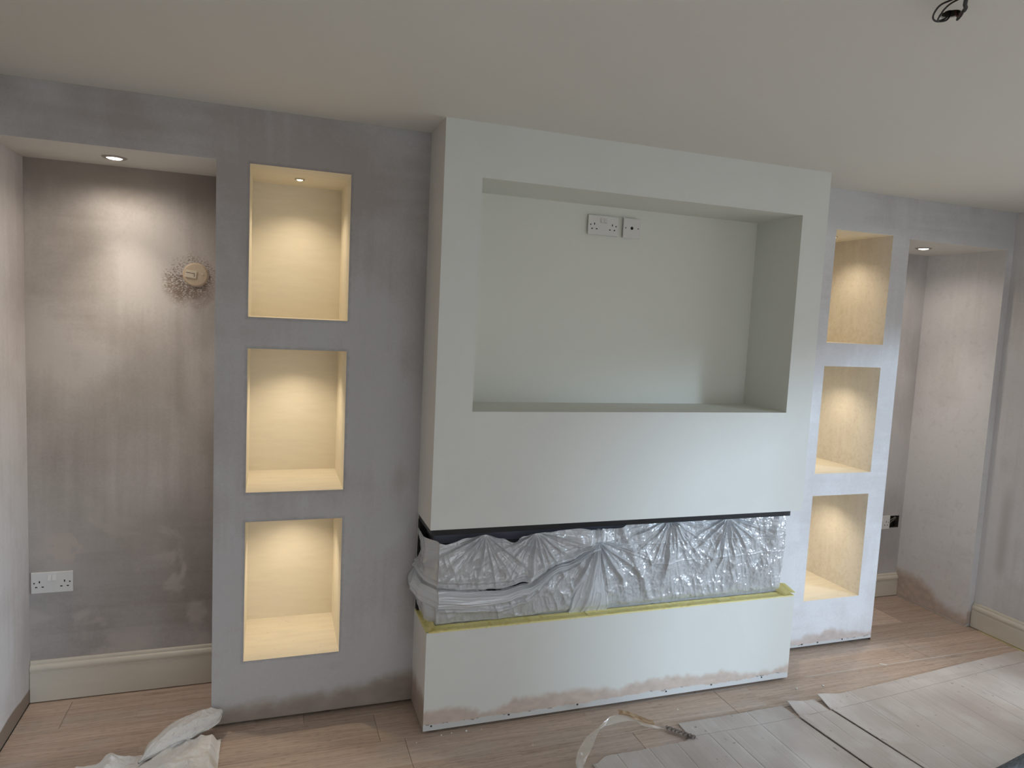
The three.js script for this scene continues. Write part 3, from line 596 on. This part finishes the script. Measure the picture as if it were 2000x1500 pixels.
{ // yellow masking tape that holds the sheet on the hearth ledge
  const tapeMat = std({ map: tex(1024, 64, (u, v) => { const c = mix3([226, 214, 136], [236, 227, 164], fbm(u * 90, v * 4, 4, 260)); return mix3(c, [206, 184, 96], 0.4 * sm(0.6, 0.75, fbm(u * 30, v * 3, 3, 261))); }), roughness: 0.6 });
  const t = thing('masking_tape', 'yellow masking tape along the hearth ledge below the plastic sheet', 'tape');
  const strip = (xa, xb, w, s) => gridGeo(Math.round((xb - xa) * 160), 14, (u, v) => {
    const X = mix(xa, xb, u), e = 0.004 * (fbm(X * 9, s, 3, s) - 0.5), k = v * (w + 0.005);
    const zz = D + 0.0012 - Math.max(0, k - 0.005) + e * v, y = BY + 0.0022 - (k < 0.005 ? 0.005 - k : 0) + 0.004 * sm(0.6, 1, v) + 0.003 * (ridge(X * 45, v * 1.2, 2, s + 1) - 0.55) * sm(0, 0.3, v);
    return [X, Math.max(y, BY - 0.003), zz];
  });
  mesh('front_strip', strip(0.640, 1.315, 0.045, 262), tapeMat, t);
  mesh('front_strip', strip(1.305, 2.342, 0.042, 266), tapeMat, t);
  mesh('side_strip', gridGeo(60, 14, (u, v) => {
    const z = mix(0.02, D + 0.001, u), k = v * 0.042;
    return [C0 - 0.0015 + Math.max(0, k - 0.006), Math.max(BY - 0.004, BY + 0.0025 - (k < 0.006 ? 0.006 - k : 0) + 0.016 * sm(0.4, 1, v) + 0.006 * (ridge(z * 30, v * 2, 2, 270) - 0.5) * sm(0, 0.3, v)), z];
  }), tapeMat, t);
  mesh('curled_end', gridGeo(24, 10, (u, v) => { const a = u * 2.2; return [2.285 + 0.066 * u - 0.014 * v, BY + 0.004 + 0.024 * Math.sin(a * 0.9) * (0.4 + 0.6 * v) + 0.01 * v, D - 0.06 * v + 0.003 * Math.sin(u * 9)]; }), tapeMat, t);
  const f = mesh('floor_tape', gridGeo(120, 4, (u, v) => { const z = mix(0.06, WIN.z0 - 0.02, u); return [XW - 0.0185 - v * mix(0.006, 0.02, u), 0.0009 + 0.0008 * fbm(z * 40, v, 2, 280), z]; }), tapeMat, scene);
  tag(f, 'yellow masking tape on the floor along the foot of the right-hand skirting', 'tape');
}

// ---------------------------------------------------------------- cardboard on the floor
{
  const cardTex = tex(1024, 1024, (u, v) => {
    const x = u * 1.4, z = v * 1.4; let c = mix3([194, 184, 177], [216, 209, 204], clamp(0.5 + 1.6 * (fbm(x * 5, z * 4, 5, 400) - 0.5)));
    const fl = fbm(x * 170, z * 1.2, 2, 404); c = c.map((k) => k * (0.975 + 0.045 * fl));
    c = mix3(c, [222, 219, 216], 0.35 * sm(0.55, 0.78, fbm(x * 14, z * 9, 4, 406)));
    return mix3(c, [120, 108, 98], 0.5 * sm(0.80, 0.9, fbm(x * 46, z * 30, 3, 408)));
  });
  const cardBump = tex(1024, 512, (u, v) => {
    const x = u * 1.4; let h = 0.75 + 0.1 * fbm(x * 170, v * 2, 2, 410);
    for (const k of [0.1, 0.235, 0.36, 0.52, 0.60, 0.77, 0.93, 1.08, 1.22, 1.33]) { const q = (x - k - 0.012 * (fbm(v * 3, k * 9, 2, 412) - 0.5)) / 0.0026; h -= (0.35 + 0.5 * vn(k * 31, 3, 415)) * Math.exp(-q * q) * sm(0.32, 0.58, fbm(v * 5, k * 20, 2, 414)); }
    return h;
  }, false);
  const card = std({ map: cardTex, bumpMap: cardBump, bumpScale: 0.004, roughness: 0.85 });
  const t = thing('cardboard_sheet', 'flattened grey-brown cardboard box with torn flaps on the floor', 'cardboard');
  // a slab whose top follows lift(x, z); the outline is given by two edges along x
  const slab = (xa, xb, za, zb, lift, n, m, thick = 0.0035) => {
    const top = (u, v) => { const x = mix(xa(v), xb(v), u), z = mix(za(x), zb(x), v); return [x, 0.0012 + thick + lift(x, z), z]; };
    const g1 = gridGeo(n, m, (u, v) => top(u, 1 - v)), g2 = gridGeo(n, m, (u, v) => { const q = top(u, v); return [q[0], q[1] - thick, q[2]]; });
    const side = (f, k) => gridGeo(k, 1, (u, v) => { const q = f(u); return [q[0], q[1] - thick * (1 - v), q[2]]; });
    const all = [g1, g2, side((u) => top(1 - u, 0), n), side((u) => top(u, 1), n), side((u) => top(0, u), m), side((u) => top(1, 1 - u), m)];
    for (const g of all) { const p = g.attributes.position, uv = g.attributes.uv; for (let i = 0; i < p.count; i++) uv.setXY(i, (p.getX(i) - 1.2) / 1.4, (p.getZ(i) - 0.4) / 1.4); }
    return mergeGeometries(all);
  };
  const C = (k) => () => k, wav = (x, z) => 0.0012 * fbm(x * 7, z * 5, 3, 420);
  const crease = (x) => mix(0.522, 0.38, sm(1.9, 4.2, x)) + 0.0022 * (fbm(x * 30, 2, 3, 424) - 0.5);
  const torn = (x) => x > 1.637 ? crease(x) : 0.545 + 0.012 * (fbm(x * 60, 5, 3, 426) - 0.5) - 0.018 * sm(1.60, 1.637, x) + 0.03 * sm(1.26, 1.20, x);
  mesh('panel', slab((v) => 1.185 + 0.008 * fbm(v * 30, 1, 3, 428), (v) => mix(2.163, 2.205, v), torn, C(1.06), (x, z) => wav(x, z), 240, 40), card, t);
  mesh('panel', slab((v) => mix(2.169, 2.212, v), (v) => mix(2.347, 2.402, v), crease, C(1.06), (x, z) => wav(x, z) + 0.005 * sm(2.24, 2.18, x), 40, 60), card, t);
  mesh('panel', slab((v) => mix(2.352, 2.410, v), C(3.795), crease, C(1.06), (x, z) => wav(x, z) + 0.005 * sm(2.42, 2.36, x), 240, 60), card, t);
  const fl = (xa, xb, lift, sk) => slab((v) => xa + sk * (1 - v), C(xb), (x) => crease(x) - 0.092 + 0.003 * (fbm(x * 20, 7, 3, 430) - 0.5), (x) => crease(x) - 0.002, lift, 60, 10);
  mesh('flap', fl(1.637, 2.160, (x, z) => wav(x, z), 0.006), card, t);
  mesh('flap', fl(2.180, 2.338, (x, z) => wav(x, z) + 0.016 * sm(0.51, 0.42, z) * sm(2.30, 2.18, x), 0.006), card, t);
  mesh('flap', fl(2.352, 3.795, (x, z) => wav(x, z) + 0.02 * sm(0.51, 0.41, z) * sm(2.5, 2.36, x), 0.004), card, t);
  // torn, ruffled fringe where the flap was pulled off
  mesh('torn_fringe', gridGeo(110, 8, (u, v) => { const x = mix(1.572, 1.650, u), z = mix(0.447, 0.538, u); return [x - 0.020 * (v - 0.5), 0.0085 + 0.010 * Math.abs(Math.sin(u * 24 + 2 * fbm(u * 7, v * 2, 2, 432))) * (0.4 + 0.6 * v), z + 0.018 * (v - 0.5)]; }), std({ color: new THREE.Color('#7d736b'), roughness: 0.95 }), t);

  // clear parcel tape that peeled off with the paper
  const clear = new THREE.MeshPhysicalMaterial({ color: new THREE.Color('#efece4'), transmission: 0.68, thickness: 0, roughness: 0.1, ior: 1.7, side: THREE.DoubleSide });
  const k = thing('parcel_tape', 'strip of clear parcel tape curling up from the torn cardboard edge', 'tape');
  const path = new THREE.CatmullRomCurve3([[1.10, 0.006, 0.66], [1.125, 0.03, 0.57], [1.19, 0.052, 0.50], [1.27, 0.062, 0.455], [1.335, 0.082, 0.43], [1.40, 0.070, 0.42], [1.48, 0.034, 0.43], [1.575, 0.008, 0.452]].map((q) => new THREE.Vector3(...q)));
  const wid = new THREE.CatmullRomCurve3([[0.012, 0.035, 0.01], [0.028, -0.026, 0.012], [0.020, -0.022, 0.024], [0.004, -0.006, 0.008], [0.012, -0.030, 0.006], [0.03, -0.028, 0.0], [0.01, -0.016, 0.004], [0.012, -0.004, 0.01]].map((q) => new THREE.Vector3(...q)));
  mesh('film', gridGeo(90, 8, (u, v) => { const a = path.getPoint(u), b = wid.getPoint(u), r = 0.006 * (ridge(u * 24, v * 1.8, 3, 440) - 0.5) * sm(0.72, 0.4, u); return [a.x + b.x * v + r, Math.max(0.0095, a.y + b.y * v + r), a.z + b.z * v]; }), clear, k);
  mesh('torn_paper', gridGeo(30, 8, (u, v) => { const a = path.getPoint(0.64 + 0.28 * u); return [a.x + 0.012, a.y + 0.006 - 0.022 * v + 0.003 * fbm(u * 9, v * 3, 2, 444), a.z - 0.02 + 0.014 * v]; }), std({ map: tex(64, 64, (u, v) => mix3([120, 88, 56], [196, 178, 154], fbm(u * 9, v * 5, 4, 446))), roughness: 0.9 }), k);
}
{ // crumbs of plaster
  const pl = std({ color: new THREE.Color('#e9e6df') });
  const proto = thing('plaster_crumb', 'tiny white plaster crumb on the floorboards in front of the chimney breast', 'crumb', [1.39, 0.0035, 0.318], 'plaster crumbs on the floorboards');
  const ig = new THREE.IcosahedronGeometry(0.0046, 1), p = ig.attributes.position; for (let i = 0; i < p.count; i++) { const f = 0.75 + 0.5 * vn(p.getX(i) * 400, p.getY(i) * 400 + p.getZ(i) * 300, 9); p.setXYZ(i, p.getX(i) * f, p.getY(i) * f * 0.75, p.getZ(i) * f); } ig.computeVertexNormals();
  mesh('crumb', ig, pl, proto);
  for (const [x, z, s] of [[1.70, 0.335, 0.7], [0.70, 0.262, 0.8], [0.742, 0.258, 0.6], [0.80, 0.26, 0.9], [0.86, 0.262, 0.5], [0.60, 0.285, 0.6], [2.33, 0.32, 0.9], [2.47, 0.33, 1.1], [1.02, 0.41, 0.6], [0.49, 0.36, 0.5]]) { const c = proto.clone(); c.name = numbered('plaster_crumb'); c.position.set(x, 0.0035 * s, z); c.rotation.y = x * 9; c.scale.setScalar(s); scene.add(c); }
  const chip = mesh('plaster_chip', new RoundedBoxGeometry(0.034, 0.002, 0.008, 1, 0.0008), pl, scene); chip.position.set(2.93, 0.0012, 0.235); chip.rotation.y = -0.7;
  tag(chip, 'white flat chip on the boards in front of the right-hand niches', 'chip');
}

// ---------------------------------------------------------------- white rag, grey roll
{
  const weave = tex(256, 256, (u, v) => ridge(u * 9 + fbm(u * 4, v * 4, 2, 505), v * 7, 4, 506), false);
  const cotton = std({ bumpMap: weave, bumpScale: 0.012, map: tex(256, 256, (u, v) => mix3([226, 224, 220], [196, 184, 166], 0.6 * sm(0.55, 0.8, fbm(u * 5, v * 5, 4, 500)))), roughness: 0.95 });
  const t = thing('cotton_rag', 'crumpled off-white cotton rag with a pointed end leaning to the wall', 'rag');
  // a rolled end that rises to a point, and the loose heap that it comes from
  const spine = new THREE.CatmullRomCurve3([[-0.345, 0.028, 0.20], [-0.29, 0.040, 0.135], [-0.23, 0.052, 0.09], [-0.17, 0.062, 0.06], [-0.12, 0.072, 0.04], [-0.093, 0.080, 0.025]].map((q) => new THREE.Vector3(...q)));
  const R = [0.004, 0.034, 0.044, 0.043, 0.034, 0.010];
  mesh('rolled_end', gridGeo(140, 72, (u, v) => {
    const c = spine.getPoint(u), tn = spine.getTangent(u), side = new THREE.Vector3(-tn.z, 0, tn.x).normalize(), up = new THREE.Vector3().crossVectors(side, tn).normalize().multiplyScalar(-1);
    if (up.y < 0) up.multiplyScalar(-1);
    const f = u * 5, i = Math.min(4, Math.floor(f)), r = mix(R[i], R[i + 1], sm(0, 1, f - i)), a = v * Math.PI * 2;
    const w = r * (1 + 0.42 * (ridge(1.6 * Math.cos(a) + u * 2.2, 1.6 * Math.sin(a) + u * 1.2, 3, 510) - 0.6) + 0.16 * Math.pow(1 - Math.abs(Math.sin(a * 2.5 + u * 2.4 + 3 * fbm(u * 4, 2, 2, 512))), 2));
    const q = c.clone().addScaledVector(side, Math.cos(a) * w).addScaledVector(up, Math.sin(a) * w * 0.72);
    return [q.x, Math.max(0.003, q.y), q.z];
  }), cotton, t);
  mesh('loose_heap', gridGeo(200, 130, (u, v) => {
    const x = mix(-0.56, -0.09, u), z = mix(0.075 + 0.06 * (1 - u) + 0.02 * fbm(u * 7, 1, 3, 519), 0.50, v);
    const edge = sm(0, 0.06, u) * sm(1, 0.93, u) * sm(0, 0.07, v) * sm(1, 0.9, v);
    const h = 0.052 * Math.pow(ridge(x * 7 + 0.9 * fbm(x * 5, z * 5, 2, 520), z * 6, 3, 521), 1.4) * (0.6 + 0.5 * sm(0.5, 0.9, u)) + 0.012 * fbm(x * 20, z * 20, 3, 524) + 0.02 * Math.exp(-Math.pow((x + 0.43) / 0.035, 2));
    return [x + 0.012 * (fbm(z * 14, 2, 2, 526) - 0.5), 0.003 + edge * h, z];
  }), cotton, t);
}
{
  const fab = std({ map: tex(256, 256, (u, v) => mix3([62, 66, 72], [112, 118, 122], fbm(u * 60, v * 60, 3, 540))), roughness: 0.95, bumpMap: tex(256, 256, (u, v) => fbm(u * 80, v * 80, 3, 544), false), bumpScale: 0.002 });
  const t = thing('fabric_roll', 'dark grey fabric roll at the bottom right corner of the floor', 'roll', [2.90, 0.009, 1.06]);
  const pr = new THREE.Group(); t.add(pr); pr.name = 'roll_group'; t.remove(pr);
  const body = gridGeo(60, 64, (u, v) => { const a = v * Math.PI * 2, r = 0.052 + 0.004 * (fbm(u * 9, a * 1.5, 3, 550) - 0.5); const l = mix(-0.5, 0.5, u); return [l * 0.983 - 0.0, 0.054 + r * Math.sin(a), r * Math.cos(a) - l * 0.18]; });
  mesh('rolled_fabric', body, fab, t);
  mesh('roll_core', gridGeo(4, 40, (u, v) => { const a = v * Math.PI * 2, l = mix(-0.497, 0.497, u); return [l * 0.983, 0.054 + 0.02 * Math.sin(a), 0.02 * Math.cos(a) - l * 0.18]; }), std({ color: new THREE.Color('#3a3d42') }), t);
}

renderer.render(scene, camera);
